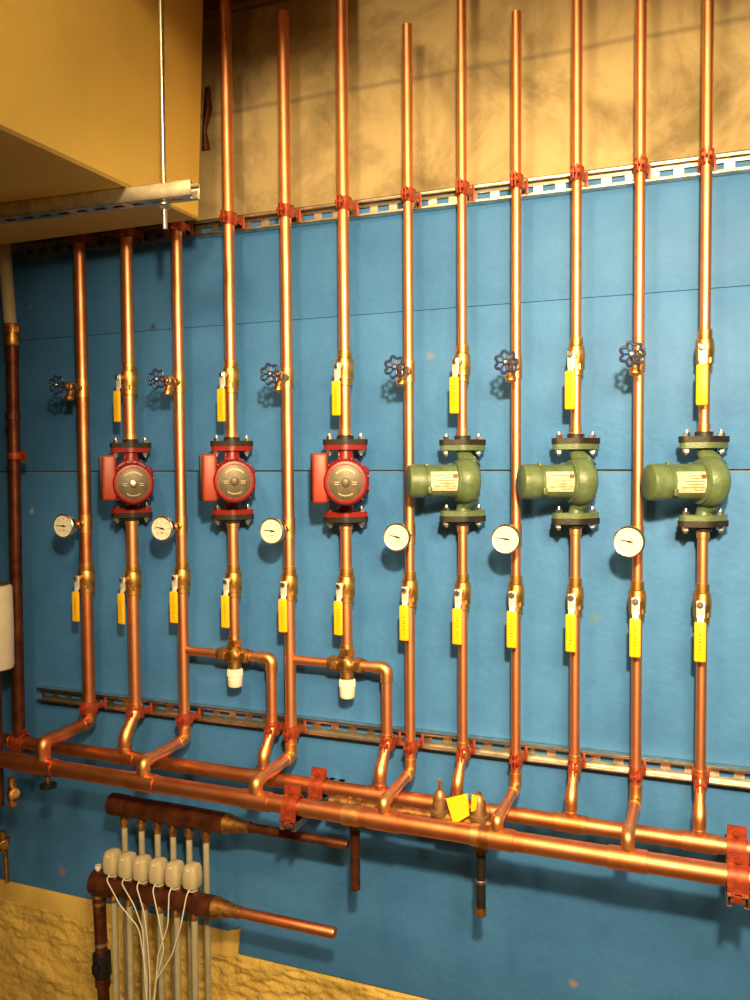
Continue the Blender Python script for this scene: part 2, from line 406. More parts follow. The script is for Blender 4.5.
# pumps ------------------------------------------------------------
def oval(hw=.0385, rc=.029, rl=.0145): return hull([(0, 0, rc), (-hw, 0, rl), (hw, 0, rl)])
def flange_bolts(root, ztop, zbot, hw=.0385):
    for sx in (-1, 1):
        MB().lathe([(zbot-.014, .0035), (zbot-.012, .004), (ztop+.013, .004), (ztop+.014, .0035)], (sx*hw, 0, 0), (0, 0, 1), 10) \
            .lathe([(ztop, .0078), (ztop+.0075, .0078)], (sx*hw, 0, 0), (0, 0, 1), 6, .3) \
            .lathe([(zbot-.0085, .0078), (zbot, .0078)], (sx*hw, 0, 0), (0, 0, 1), 6, .7).build('bolt', 'zinc', root)
def make_red_pump():
    root = empty('circulator_pump')
    b = MB()
    for sg in (1, -1):
        z0, z1 = sorted((sg*.074, sg*.086))
        b.prism(oval(), z0, z1, lambda a, c, d: (a, c, d))
        b.lathe([(sg*.04, .026), (sg*.055, .020), (sg*.075, .019)], seg=24)
    # volute: a lumpy casing round the pipe axis, lobed to the right
    b.lathe([(-.034, .030), (-.031, .044), (-.018, .053), (.0, .056), (.016, .056), (.022, .052)], (0, 0, 0), (0, -1, 0), 32)
    b.box((.020, -.006, .0), (.075, .05, .07), .012, seg=3)
    b.build('casing', 'red', root)
    m = MB().lathe([(.018, .046), (.022, .0535), (.030, .0545), (.085, .0535), (.099, .052), (.104, .048), (.105, .043), (.1035, .0425), (.1035, .001)], (0, 0, 0), (0, -1, 0), 48)
    for k in range(12):
        a = 2*PI*(k+.5)/12
        m.box((math.cos(a)*.0555, -.055, math.sin(a)*.0555), (.006, .060, .0035), .001, Matrix.Rotation(-a, 3, 'Y'))
    m.build('motor_housing', 'red', root)
    fp = MB().lathe([(.1036, .0405), (.1048, .0405), (.1052, .0395), (.1052, .001)], (0, 0, 0), (0, -1, 0), 40).build('nameplate', 'plate', root)
    mk = MB()
    for k in range(15):       # ring of small lettering-like ticks near the top and a ring round the screw
        a = PI*.5 + (k-7)*.11
        mk.box((math.cos(a)*.030, -.1054, math.sin(a)*.030), (.0022, .0004, .0042), 0, Matrix.Rotation(-(a-PI/2), 3, 'Y'))
    for k in range(10):
        a = -PI*.5 + (k-4.5)*.12
        mk.box((math.cos(a)*.030, -.1054, math.sin(a)*.030), (.0018, .0004, .003), 0, Matrix.Rotation(-(a+PI/2), 3, 'Y'))
    for sx in (-1, 1): mk.box((sx*.021, -.1054, -.004), (.010, .0004, .0012), 0); mk.box((sx*.021, -.1054, .001), (.012, .0004, .0012), 0)
    mk.build('lettering', 'label', fp)
    MB().lathe([(.105, .0105), (.109, .0100), (.1105, .007)], (0, 0, 0), (0, -1, 0), 20).build('vent_screw', 'plate', root)
    MB().box((-.0600, -.066, .008), (.036, .062, .116), .007, seg=3).build('terminal_box', 'red_lit', root)
    MB().box((-.0650, -.028, .008), (.040, .020, .114), .004).build('box_back', 'rubber', root)
    MB().box((-.046, -.05, .012), (.03, .035, .05), .006).build('box_neck', 'red', root)
    for sg in (1, -1):
        z0, z1 = sorted((sg*.0862, sg*.099))
        bl = MB().prism(oval(.0395, .030, .0155), z0, z1, lambda a, c, d: (a, c, d))
        bl.lathe([(sg*.099, .0215), (sg*.108, .0205)], seg=24)
        bl.build('pipe_flange', 'black', root)
    flange_bolts(root, .099, .074); flange_bolts(root, -.074, -.099)
    return root
def make_green_pump():
    root = empty('circulator_pump')
    b = MB()
    for sg in (1, -1):
        z0, z1 = sorted((sg*.070, sg*.082))
        b.prism(oval(.038, .030, .0145), z0, z1, lambda a, c, d: (a, c, d))
        b.tube([(0, 0, sg*.078), (.003, 0, sg*.060), (.010, -.012, sg*.044), (.012, -.02, sg*.030)], [.018, .017, .020, .026], 20)
    b.lathe([(-.020, .040), (-.016, .048), (-.004, .0535), (.010, .053), (.022, .048), (.030, .036), (.034, .020), (.035, .001)], (0, -.02, 0), (1, 0, 0), 40)
    b.build('casing', 'green', root)
    m = MB().lathe([(.010, .046), (.022, .0465), (.023, .0390), (.030, .0375), (.092, .0370), (.093, .0350), (.097, .0350), (.098, .0385), (.124, .0382), (.130, .0365), (.1325, .032), (.1335, .001)], (0, -.02, 0), (-1, 0, 0), 40)
    m.build('motor_housing', 'green', root)
    MB().box((-.088, -.02, .036), (.012, .018, .010), .003).build('lug', 'green', root); MB().box((-.088, -.054, -.020), (.010, .010, .016), .003).build('lug', 'green', root)
    # curved paper plate on the front of the motor
    lb = MB(); rg = []
    for k in range(13):
        a = math.radians(-34+68*k/12)
        rg.append([(x, -.02-math.cos(a)*rr_, math.sin(a)*rr_) for x, rr_ in ((-.086, .0376), (-.020, .0376), (-.020, .0386), (-.086, .0386))])
    lb.grid(rg); lo = lb.build('nameplate', 'label', root)
    mk = MB()
    for k, (a, w, x) in enumerate(((20, .05, -.053), (12, .030, -.045), (3, .044, -.05), (-7, .036, -.048), (-16, .05, -.053), (-24, .02, -.04))):
        a = math.radians(a); mk.box((x, -.02-math.cos(a)*.0388, math.sin(a)*.0388), (w, .0006, .0014), 0)
    mk.box((-.030, -.0575, .0115), (.010, .001, .009), 0)
    mk.build('lettering', 'ink_soft', lo)
    for sg in (1, -1):
        z0, z1 = sorted((sg*.0822, sg*.095))
        bl = MB().prism(oval(.0395, .030, .0155), z0, z1, lambda a, c, d: (a, c, d))
        bl.lathe([(sg*.095, .0195), (sg*.104, .0185)], seg=24)
        bl.build('pipe_flange', 'black', root)
    flange_bolts(root, .095, .070); flange_bolts(root, -.070, -.095)
    return root
RP, GP = Proto(make_red_pump), Proto(make_green_pump)
PC = {'B': 479, 'D': 479, 'F': 479.5, 'H': 480.5, 'J': 481, 'L': 481.5}
PU = {'B': 131.5, 'D': 232.5, 'F': 345.5, 'H': 462, 'J': 575, 'L': 702}
HALF = {}
for k in 'BDF':
    o = RP.get(); z = at(PU[k], PC[k], S).z
    ang = math.atan2(-X[k], 2-S)
    o.location = (X[k], -S, z); o.rotation_euler = (0, 0, ang*{'B': 1.08, 'D': 1.1, 'F': 1.0}[k]); o.scale = (1, 1, 1.025); o.location.z -= .003
    for ch in kids(o):
        if ch.name.split('.')[0] in ('motor_housing', 'nameplate', 'vent_screw'): ch.location.z = {'B': -.008, 'D': -.001, 'F': -.002}[k]
    HALF[k] = (z, .108)
for k in 'HJL':
    o = GP.get(); z = at(PU[k], PC[k], S).z
    o.location = (X[k], -S, z); o.rotation_euler = (0, 0, math.radians(29))
    HALF[k] = (z, .104)
objs = {o.name: o for o in C.objects}
_p = [o for o in C.objects if o.name.startswith('circulator_pump')]
for o, l in zip(_p, ('leftmost red circulator pump, bolted between black flanges, pale screw in its round face', 'middle red circulator pump between black flanges, between two gauge risers',
    'rightmost red circulator pump between black flanges, next to the green pumps', 'leftmost green circulator pump with cream nameplate on its sideways motor',
    'middle green circulator pump with cream nameplate on its sideways motor', 'rightmost green circulator pump, nearest the right edge, cream nameplate')):
    tag(o, l, 'pump', 'circulator pumps')
# the leftmost pump shows a bright screw
for ch in kids(_p[0]):
    if ch.name.startswith('vent_screw'):
        ch.data = ch.data.copy(); ch.data.materials[0] = M['zinc']; ch['label'] = 'bright steel screw in the middle of the face'

# drain valves with handwheels --------------------------------------
def make_drain(r):
    root = empty('drain_valve')
    MB().lathe([(r-.002, .0105), (r+.006, .0105), (r+.008, .0085), (.045, .0085), (.046, .013), (.066, .013), (.069, .010), (.078, .0095), (.080, .006), (.092, .005)], (0, 0, 0), (0, -1, 0), 20) \
        .lathe([(r+.012, .0130), (r+.022, .0130)], (0, 0, 0), (0, -1, 0), 6, .2) \
        .tube([(0, -.052, -.004), (0, -.056, -.020), (0, -.062, -.034)], [.0105, .0100, .0098], 16) \
        .lathe([(0, .0125), (.009, .0125)], (0, -.060, -.028), (0, -.2, -1), 16).build('body', 'brass_dull' if r > .016 else 'brass', root)
    MB().lathe([(.090, .0035), (.118, .0035)], (0, 0, 0), (0, -1, 0), 10).build('stem', 'brass', root)
    hw = MB(); n = 96
    hw.tube([((.0215+.0030*math.cos(7*t))*math.cos(t), -.112, (.0215+.0030*math.cos(7*t))*math.sin(t)) for t in [2*PI*i/n for i in range(n)]], .0034, 8, closed=True)
    for k in range(7):
        a = 2*PI*k/7 + PI/7
        hw.tube([(math.cos(a)*.004, -.113, math.sin(a)*.004), (math.cos(a)*.0185, -.112, math.sin(a)*.0185)], .0022, 8)
    hw.lathe([(.108, .0075), (.116, .0075), (.1175, .006)], (0, 0, 0), (0, -1, 0), 16)
    hw.build('handwheel', 'navy', root)
    MB().lathe([(.1175, .0045), (.120, .0045), (.121, .003)], (0, 0, 0), (0, -1, 0), 8).build('screw', 'zinc', root)
    return root
DV = Proto(make_drain)
WH = {'A': (57, 385), 'C': (157, 379), 'E': (270, 374), 'G': (395, 367), 'I': (506, 362), 'K': (632, 354)}
ZW, ZG = {}, {}
for n_, (k, (u, v)) in enumerate(WH.items()):
    o = DV.get(round(RAD[k], 4)); p = at(u, v, S+.112); ZW[k] = p.z
    o.location = (X[k], -S, p.z); o.rotation_euler = (0, math.radians(n_*9), 0) if False else (0, 0, max(-.25, min(.25, math.atan2(p.x-X[k], .112))))
    tag(o, ('dark' if k == 'A' else 'navy') + ' handwheel drain valve on the riser ' + where[k], 'valve', 'handwheel drain valves')

# gauges ------------------------------------------------------------
def make_gauge(r, needle):
    root = empty('temperature_gauge')
    MB().lathe([(r-.002, .0095), (r+.004, .0095), (r+.0055, .0065), (.078, .0065)], (0, 0, 0), (0, -1, 0), 16) \
        .lathe([(r+.010, .0115), (r+.022, .0115)], (0, 0, 0), (0, -1, 0), 6, .2).build('neck', 'brass', root)
    MB().lathe([(.074, .008), (.076, .024), (.079, .0285), (.092, .0300), (.0935, .0295)], (0, 0, 0), (0, -1, 0), 48).build('case', 'zinc', root)
    MB().lathe([(.090, .0300), (.090, .0322), (.0955, .0325), (.0975, .0305), (.0970, .0288), (.0945, .0284)], (0, 0, 0), (0, -1, 0), 48, cap=False).build('bezel', 'zinc', root)
    dl = MB().lathe([(.0930, .0290), (.0945, .0288)], (0, 0, 0), (0, -1, 0), 48).build('dial', 'dial', root)
    mk = MB()
    for k in range(31):
        a = math.radians(225 - 270*k/30); L = .0036 if k % 5 == 0 else .0018
        mk.box((math.cos(a)*(.0255-L/2), -.0947, math.sin(a)*(.0255-L/2)), (L, .0003, .0006), 0, Matrix.Rotation(-a, 3, 'Y'))
    for k in range(7):
        a = math.radians(225 - 45*k)
        mk.box((math.cos(a)*.0185, -.0947, math.sin(a)*.0185), (.0024, .0003, .0020), 0)
    mk.box((0, -.0947, -.0105), (.011, .0003, .0010), 0); mk.box((0, -.0947, -.0135), (.007, .0003, .0009), 0)
    mk.build('dial_marks', 'ink', dl)
    a = math.radians(needle)
    nd = MB(); fn = lambda p, q, d: (p*math.cos(a)-q*math.sin(a), -d, p*math.sin(a)+q*math.cos(a))
    nd.prism([(-.008, -.0016), (.004, -.0014), (.0225, -.0003), (.0225, .0003), (.004, .0014), (-.008, .0016)], .0953, .0958, fn)
    nd.lathe([(.0948, .0026), (.0964, .0026)], (0, 0, 0), (0, -1, 0), 14)
    nd.build('needle', 'ink', root)
    return root
GA = Proto(make_gauge)
GG = {'A': (63.5, 526), 'C': (162, 528.5), 'E': (272, 531), 'G': (397, 537), 'I': (506, 539), 'K': (629, 541.5)}
for (k, (u, v)), nd in zip(GG.items(), (176, 168, 174, 166, 172, 170)):
    o = GA.get(round(RAD[k], 4), nd); p = at(u, v, S+.094); ZG[k] = p.z
    a = math.atan2(p.x-X[k], .094)
    o.location = (X[k], -S, p.z); o.rotation_euler = (0, 0, max(-.3, min(.35, a)))
    tag(o, 'round white-dialled gauge on the copper riser ' + where[k], 'gauge', 'white dial gauges')

# strut clamps on the rails ------------------------------------------
def make_clamp(r):
    root = empty('pipe_clamp')
    for sx in (-1, 1):
        t = .0026; pts = []; Ro = r+.0006
        prof = [(Ro, .012), (Ro, .006)] + [(Ro*math.cos(a), -Ro*math.sin(a)) for a in [math.radians(d) for d in (0, 15, 30, 45, 60, 72)]] + [(.0022, -Ro-.001), (.0022, -Ro-.017)]
        outer = [(Ro+t, .012), (Ro+t, .006)] + [((Ro+t)*math.cos(a), -(Ro+t)*math.sin(a)) for a in [math.radians(d) for d in (0, 15, 30, 45, 60, 68)]] + [(.0022+t, -Ro-.004), (.0022+t, -Ro-.017)]
        poly = prof + outer[::-1]
        h = MB().prism([(sx*a, b) for a, b in poly], -.0155, .0155, lambda a, b, d: (a, b, d))
        h.box((sx*(Ro+t/2), .028, 0), (t, .036, .017), .0005)
        # shoulders that bear on the channel lips
        h.box((sx*(Ro+.003), .0425, 0), (.007, .003, .034), .001)
        h.build('clamp_half', 'clamp', root)
    MB().lathe([(-.010, .0032), (.011, .0032)], (0, -r-.011, 0), (1, 0, 0), 10).lathe([(.0048, .0068), (.010, .0068)], (0, -r-.011, 0), (1, 0, 0), 6) \
        .lathe([(-.0095, .0062), (-.0048, .0062)], (0, -r-.011, 0), (1, 0, 0), 6).build('bolt', 'clamp', root)
    return root
CL = Proto(make_clamp)
def place_clamp(x, z, r, lab):
    o = CL.get(round(r, 4)); o.location = (x, -S, z); tag(o, lab, 'clamp', 'copper plated rail clamps')
for k in 'ABCDEFGHIJKL':
    w = ('above '+pump[k]) if k in pump else ('riser '+where[k])
    place_clamp(X[k], ZT, RAD[k], 'copper-coloured clamp on the top rail, '+w)
for k in 'ABCEGHIJKL':
    w = ('below '+pump[k]) if k in pump else ('riser '+where[k])
    place_clamp(X[k], ZB, RAD[k], 'copper-coloured clamp on the bottom rail, '+w)
place_clamp(XD2, ZB, .0132, 'copper-coloured clamp on the bottom rail, leg from the left mixing valve')
place_clamp(XF2, ZB, .0132, 'copper-coloured clamp on the bottom rail, leg from the right mixing valve')

# strut channel ------------------------------------------------------
def channel(name, L, h=.041, d=.041, lip=.0085, pitch=.0508, slot=(.030, .014), mat='strut'):
    """channel along +X from the origin, web at y=0, open towards -Y, centred on z=0"""
    t = .0024; mb = MB()
    mb.box((L/2, -t/2, (h/2+slot[1]/2)/2), (L, t, h/2-slot[1]/2)); mb.box((L/2, -t/2, -(h/2+slot[1]/2)/2), (L, t, h/2-slot[1]/2))
    x = 0; n = int(L/pitch)+1
    for i in range(n+1):
        x0 = max(0, i*pitch-(pitch-slot[0])/2); x1 = min(L, i*pitch+(pitch-slot[0])/2)
        if x1 > x0: mb.box(((x0+x1)/2, -t/2, 0), (x1-x0, t, slot[1]))
    for sg in (1, -1):
        mb.box((L/2, -d/2, sg*(h/2-t/2)), (L, d, t), .0006)
        mb.box((L/2, -d+t/2, sg*(h/2-lip/2)), (L, t, lip), .0006)
        mb.box((L/2, -d+.004, sg*(h/2-lip)), (L, .005, .0015), 0)
    return mb
x0t = at(18, 247, .02).x
r1 = channel('c', .45-x0t, d=.026, lip=.006).build('strut_rail', 'strut'); r1.location = (x0t, 0, ZT)
tag(r1, 'slotted metal strut rail across the top edge of the blue boards', 'rail')
x0b = at(38, 696, .02).x
r2 = channel('c', .45-x0b, d=.026, lip=.006).build('strut_rail', 'strut'); r2.location = (x0b, 0, ZB)
tag(r2, 'slotted metal strut rail across the blue wall, just above the copper headers', 'rail')

# pipes ---------------------------------------------------------------
def front_leg(k, x, z_top, r, lab, zl, mat='copper', xfront=None):
    pts = [(x, -S, z_top), (x, -S, zl), (x, -SF, zl-.004), (x, -SF, ZF+RF-.003)]
    return pipe(lab, pts, r, mat, fillet=.022, elbows=(1, 2), sleeves=[(x, -SF, ZF+RF-.001, ZF+RF+.012)])
def back_leg(x, z_top, r, lab, mat='copper'):
    pts = [(x, -S, z_top), (x, -S, ZBk+.115), (x, -SBk, ZBk+.055), (x, -SBk, ZBk+RB-.003)]
    return pipe(lab, pts, r, mat, fillet=.03, elbows=(1, 2), sleeves=[(x, -SBk, ZBk+RB-.001, ZBk+RB+.010)])
ZLEG = {'A': at(92, 722, S).z, 'C': at(185, 739, S).z, 'E': at(293, 756, S).z, 'G': at(411, 772, S).z, 'I': at(516, 787, S).z, 'K': at(637, 800, S).z}
vh = .0405
ends = {'E': ', capped just below the frame top', 'G': ', open at its top end', 'I': ', open at its top end'}
for k in 'ACEGIK':
    cm = 'copper_dark' if k in 'A' else 'copper'
    r = RAD[k]
    sl = [(X[k], -S, ZW[k]-.026, ZW[k]+.026), (X[k], -S, ZG[k]-.026, ZG[k]+.026)]
    if k == 'A': sl = sl
    p = pipe('copper riser with gauge and handwheel drain valve, '+where[k], [(X[k], -S, TOP[k]), (X[k], -S, ZLOW[k]+vh)], r, cm, sleeves=sl)
    front_leg(k, X[k], ZLOW[k]-vh-.003, r, 'lower bent copper riser length '+where[k], ZLEG[k], cm)
for k in 'BDFHJL':
    z, h = HALF[k]; r = RAD[k]; ps = pump[k]
    pipe('copper riser running up from the ball valve above '+ps, [(X[k], -S, TOP[k]), (X[k], -S, ZUP[k]+vh)], r)
    pipe('short copper pipe between the upper ball valve and '+ps, [(X[k], -S, ZUP[k]-vh-.003), (X[k], -S, z+h-.004)], r, sleeves=[(X[k], -S, z+h, z+h+.016)])
    pipe('short copper pipe between '+ps+' and its lower ball valve', [(X[k], -S, z-h+.004), (X[k], -S, ZLOW[k]+vh)], r, sleeves=[(X[k], -S, z-h-.016, z-h)])
    if k in 'BHJL':
        back_leg(X[k], ZLOW[k]-vh-.003, r, 'lower copper pipe under '+ps+', running down to the rear header')

# mixing valves with white caps ------------------------------------------
def make_mixer():
    root = empty('mixing_valve')
    b = MB().lathe([(-.036, .014), (-.034, .0175), (-.016, .0175), (-.012, .021), (.012, .021), (.016, .017), (.030, .017)], seg=24)
    b.lathe([(-.036, .0135), (.036, .0135)], (0, 0, 0), (1, 0, 0), 20)
    b.lathe([(.008, .019), (.017, .017), (.020, .012)], (0, 0, 0), (0, -1, 0), 20)
    b.build('body', 'brass', root)
    for ax in ((1, 0, 0), (-1, 0, 0), (0, 0, 1)):
        MB().lathe([(.024, .0185), (.026, .020), (.040, .020), (.042, .018)], (0, 0, 0), ax, 6).lathe([(.042, .0165), (.050, .0158)], (0, 0, 0), ax, 20).build('union_nut', 'brass_dull' if ax[0] else 'brass', root)
    cp = MB().lathe([(-.036, .0172), (-.037, .0195), (-.056, .0195), (-.057, .0185), (-.059, .0185), (-.060, .0195), (-.079, .0192), (-.083, .0165)], seg=32)
    for k in range(20):
        a = 2*PI*k/20; cp.box((math.cos(a)*.0194, math.sin(a)*.0194, -.047), (.0018, .0016, .018), .0004, Matrix.Rotation(a, 3, 'Z'))
    cp.build('knob', 'white', root)
    return root
MX = Proto(make_mixer)
for k, (u, v), x2, ke, side, side2 in (('D', (236, 655), XD2, 'C', 'left', 'middle'), ('F', (348, 664.5), XF2, 'E', 'right', 'rightmost')):
    o = MX.get(); zm = at(u, v, S).z
    o.location = (X[k], -S, zm)
    tag(o, 'brass mixing valve with white plastic knob, under the %s red pump' % side2, 'valve', 'brass mixing valves')
    pipe('short copper pipe from the lower ball valve to the %s mixing valve' % side, [(X[k], -S, ZLOW[k]-vh-.003), (X[k], -S, zm+.046)], RAD[k])
    pipe('short horizontal copper pipe entering the %s mixing valve from its left' % side, [(X[ke]+RAD[ke]-.001, -S, zm), (X[k]-.047, -S, zm)], .0118, group='cross pipes to the mixing valves')
    pipe('bent copper leg from the %s mixing valve down to the rear header' % side,
         [(X[k]+.047, -S, zm), (x2, -S, zm), (x2, -S, ZBk+.115), (x2, -SBk, ZBk+.055), (x2, -SBk, ZBk+RB-.003)], .0132, fillet=.022, elbows=(1, 2, 3), sleeves=[(x2, -SBk, ZBk+RB-.001, ZBk+RB+.010)])

# headers ---------------------------------------------------------------
XE = .5
def header(lab, x0, r, y, z, mat, joints):
    root = empty('copper_header', (x0, y, z))
    MB().lathe([(0, r), (XE-x0, r)], (0, 0, 0), (1, 0, 0), 28).build('pipe_wall', mat, root)
    for xj, w in joints:
        MB().lathe([(-w, r+.0003), (-w+.0006, r+.0024), (w-.0006, r+.0024), (w, r+.0003)], (xj-x0, 0, 0), (1, 0, 0), 28).build('tee', 'fitting' if w < .03 else mat, root)
    tag(root, lab, 'pipe', 'copper headers')
    return root
header('thick front copper header pipe running across the wall below the rail', at(-60, 760, SF).x, RF, -SF, ZF, 'copper_dark', [(X[k], .038) for k in 'ACEGIK'] + [(at(24, 765, SF).x, .03), (at(352, 815, SF).x, .02), (at(481, 838, SF).x, .02)])
XBK0 = at(4, 742, SBk).x
hb = header('rear copper header pipe running across the wall behind the front one', XBK0, RB, -SBk, ZBk, 'copper_dark', [(X[k], .034) for k in 'BHJL'] + [(XD2, .034), (XF2, .034)])
MB().lathe([(-.004, .010), (0, RB+.002), (.03, RB+.002)], (0, 0, 0), (1, 0, 0), 28).build('end_cap', 'copper_dark', hb)

# header clamps and their bracket arms ------------------------------------
def arm(x, lab, ln=.285):
    z = ZF-RF-.003; w = .041; t = .0026
    b = MB()
    for i in range(6):
        ya = -i*.05
        b.box((0, ya-.0125, -t/2), (w, .022, t))
    b.box((-w*.33, -ln/2, -t/2), (w*.34, ln, t)); b.box((w*.33, -ln/2, -t/2), (w*.34, ln, t))
    for sx in (-1, 1):
        b.box((sx*(w/2-t/2), -ln/2, -.0105), (t, ln, .021), .0006)
        b.box((sx*(w/2-.005), -ln/2, -.021), (.010, ln, t), .0006)
    o = b.build('bracket_arm', 'strut'); o.location = (x, 0, z)
    tag(o, lab, 'bracket', 'strut arms under the headers'); return o
def header_clamp(x, y, z, r, lab, ear=.024):
    root = empty('pipe_clamp', (x, y, z))
    for sg in (-1, 1):       # front and rear halves
        Ro = r+.003; t = .0028; h = .019
        prof = [(-Ro, -r-.004), (-Ro, 0)] + [(-Ro*math.cos(a), Ro*math.sin(a)) for a in [math.radians(d) for d in (15, 30, 45, 60, 75)]] + [(-.0022, Ro), (-.0022, Ro+ear)]
        out = [(-Ro-t, -r-.004), (-Ro-t, 0)] + [(-(Ro+t)*math.cos(a), (Ro+t)*math.sin(a)) for a in [math.radians(d) for d in (15, 30, 45, 60, 70)]] + [(-.0022-t, Ro+t+.001), (-.0022-t, Ro+ear)]
        poly = prof+out[::-1]
        MB().prism(poly, -h, h, lambda a, b, d: (d, sg*a, b)).box((0, -sg*(Ro+t/2), -r-.010), (.026, t, .018), .001).build('clamp_half', 'clamp', root) if sg == -1 else \
        MB().prism(poly, -h, h, lambda a, b, d: (d, sg*a, b)).box((0, -sg*(Ro+t/2), -r-.010), (.026, t, .018), .001).build('clamp_half', 'clamp', root)
    MB().lathe([(-.014, .0034), (.012, .0034)], (0, 0, r+.015), (0, 1, 0), 10).lathe([(-.0105, .0078), (-.005, .0078)], (0, 0, r+.015), (0, 1, 0), 6) \
        .lathe([(.005, .0078), (.010, .0078)], (0, 0, r+.015), (0, 1, 0), 6).build('bolt', 'clamp', root)
    tag(root, lab, 'clamp', 'clamps on the copper headers'); return root
xa = at(293, 812, SF).x
header_clamp(xa, -SF, ZF, RF, 'orange clamp on the front header under the mixing valves')
xa2 = at(319, 783, SBk).x
header_clamp(xa2, -SBk, ZBk, RB, 'orange clamp on the rear header under the mixing valves')
arm((xa+xa2)/2 if abs(xa-xa2) < .03 else xa, 'metal strut arm carrying the headers, beneath the orange clamps at centre left')
xc = at(738, 875, SF).x
header_clamp(xc, -SF, ZF, RF, 'orange clamp on the front header at the right edge', .020)
header_clamp(xc, -SBk, ZBk, RB, 'orange clamp on the rear header at the right edge')
arm(xc, 'metal strut arm carrying the headers at the right edge of the photo')
xd = at(21, 742, SBk).x
header_clamp(xd, -SBk, ZBk, RB, 'orange clamp on the rear header by its left end', .018)

# fill valve assembly between the headers ------------------------------------
SV = .183
pv0, pv1 = at(330, 797, SV), at(492, 822, SV)
zv = ZF-.004
root = empty('feed_valve', (pv0.x, -SV, zv))
L = pv1.x-pv0.x
xA, xB_ = at(440, 800, SV).x-pv0.x, at(479, 805, SV).x-pv0.x
b = MB().lathe([(0, .011), (.03, .011), (.031, .016), (.05, .016), (.052, .0115), (L-.12, .0115), (L-.118, .018), (L-.02, .018), (L-.018, .013), (L, .013)], (0, 0, 0), (1, 0, 0), 20)
for q in (.018, .07, .12): b.lathe([(0, .0165), (.014, .0165)], (q, 0, 0), (1, 0, 0), 6)
b.build('body', 'brass_dull', root)
for q, hh in ((xA, 1.0), (xB_, 1.02)):
    MB().lathe([(0, .0215), (.012, .0215), (.014, .0185), (.040*hh, .0150), (.052*hh, .0115), (.057*hh, .007)], (q, 0, .006), (0, 0, 1), 28).lathe([(.002, .0240), (.009, .0240)], (q, 0, .006), (0, 0, 1), 8).build('bonnet', 'bronze', root)
MB().lathe([(0, .0045), (.026, .0040), (.028, .002)], (xA, 0, .060), (0, 0, 1), 10).build('stem', 'brass', root)
MB().lathe([(0, .0065), (.008, .006)], (xB_, 0, .062), (0, 0, 1), 6).build('stem', 'brass_dull', root)
wr = MB().tube([(xA+.005, 0, .030+.01), (xA+.02, -.012, .05), (xB_-.03, -.015, .062), (xB_-.012, -.006, .068), (xB_+.012, -.004, .060), (xB_+.028, -.006, .03), (xB_+.03, -.004, .01)], .0011, 6, .006).build('tie_wire', 'zinc', root)
tag(root, 'bronze feed valve with two bell-shaped bonnets lying between the two headers', 'valve')
# folded yellow tag
tp = [at(446, 798.5, SV+.03), at(467, 794, SV+.03), at(469.5, 815, SV+.034), at(459, 821, SV+.036), at(452.5, 821.5, SV+.036)]
c0 = sum(tp, Vector())/5
tg = MB(); nrm = Vector((0, -1, 0))
tg.grid([[p-c0 + Vector((0, .004*math.sin(i*1.7), 0)) for i, p in enumerate(tp)], [p-c0 + Vector((0, .004*math.sin(i*1.7)-.0012, 0)) for i, p in enumerate(tp)]])
to = empty('paper_tag', c0); tg.build('sheet', 'tag', to)
tp2 = [at(472, 794, SV+.018), at(478, 796, SV+.018), at(476, 810, SV+.018), at(471, 812, SV+.018)]
t2 = MB(); t2.grid([[p-c0 for p in tp2], [p-c0+Vector((0, -.0012, 0)) for p in tp2]]); t2.build('folded_flap', 'tag', to)
tag(to, 'bright yellow tag tied to the bronze feed valve between the headers', 'tag')
# two stub pipes hanging under the headers
def stub(u, v0, v1, s, r, mat, lab, ring, cap):
    p0, p1 = at(u, v0, s), at(u, v1, s)
    ro = empty('stub_pipe', (p0.x, -s, p0.z)); L = p0.z-p1.z
    MB().lathe([(0, r), (L, r)], (0, 0, 0), (0, 0, -1), 20).build('pipe_wall', mat, ro)
    MB().lathe([(-.034, .008), (-.003, .008), (-.002, r+.004), (.010, r+.004), (.012, r)], (0, 0, 0), (0, 0, -1), 20).build('nut', 'brass_dull', ro)
    if ring: MB().lathe([(L*.52, r+.001), (L*.53, r+.0025), (L*.57, r+.0025), (L*.58, r+.001)], (0, 0, 0), (0, 0, -1), 20).build('ring', 'strut', ro)
    if cap: MB().lathe([(L-.002, r+.0015), (L+.016, r+.0015), (L+.018, r-.002)], (0, 0, 0), (0, 0, -1), 20).build('end_cap', 'brass', ro)
    tag(ro, lab, 'pipe')
stub(355, 824, 889, SV, .0115, 'copper_old', 'dark copper stub pipe hanging below the headers, left of the black one', False, False)
stub(481, 848, 908, SV, .0105, 'black', 'short black stub pipe with brass end cap hanging below the headers', True, True)

# left-hand dark riser -------------------------------------------------------
SM = .118
pm0, pm1 = at(11.5, 345, SM), at(20, 728, SM)
xm = at(18.5, 700, SM).x
xm1 = at(12.5, 350, SM).x
ro = empty('copper_pipe', (xm, -SM, pm1.z))
MB().tube([(0, 0, ZBk+RB-.003-pm1.z), (0, 0, .1), (xm1-xm, 0, pm0.z-pm1.z)], .0165, 20).build('pipe_wall', 'copper_old', ro)
q = at(13, 420, SM); MB().lathe([(0, .018), (.001, .021), (.020, .021), (.021, .018)], (q.x-xm, 0, q.z-pm1.z), (0, 0, 1), 20).build('coupling', 'copper_old', ro)
tag(ro, 'dark tarnished copper riser near the left edge, rising from the rear header', 'pipe')
q2 = at(22, 456, SM)
ro = empty('pipe_bracket', (at(14.5, 456, SM).x, -SM, q2.z))
MB().lathe([(-.009, .0175), (-.009, .0205), (.009, .0205), (.009, .0175)], (0, 0, 0), (0, 0, 1), 24, cap=False).build('band', 'clamp', ro)
MB().box((.030, .0, 0), (.026, .004, .030), .001).build('strap', 'clamp', ro)
MB().lathe([(0, .005), (.004, .005)], (.034, -.002, 0), (0, -1, 0), 6).build('screw', 'clamp', ro)
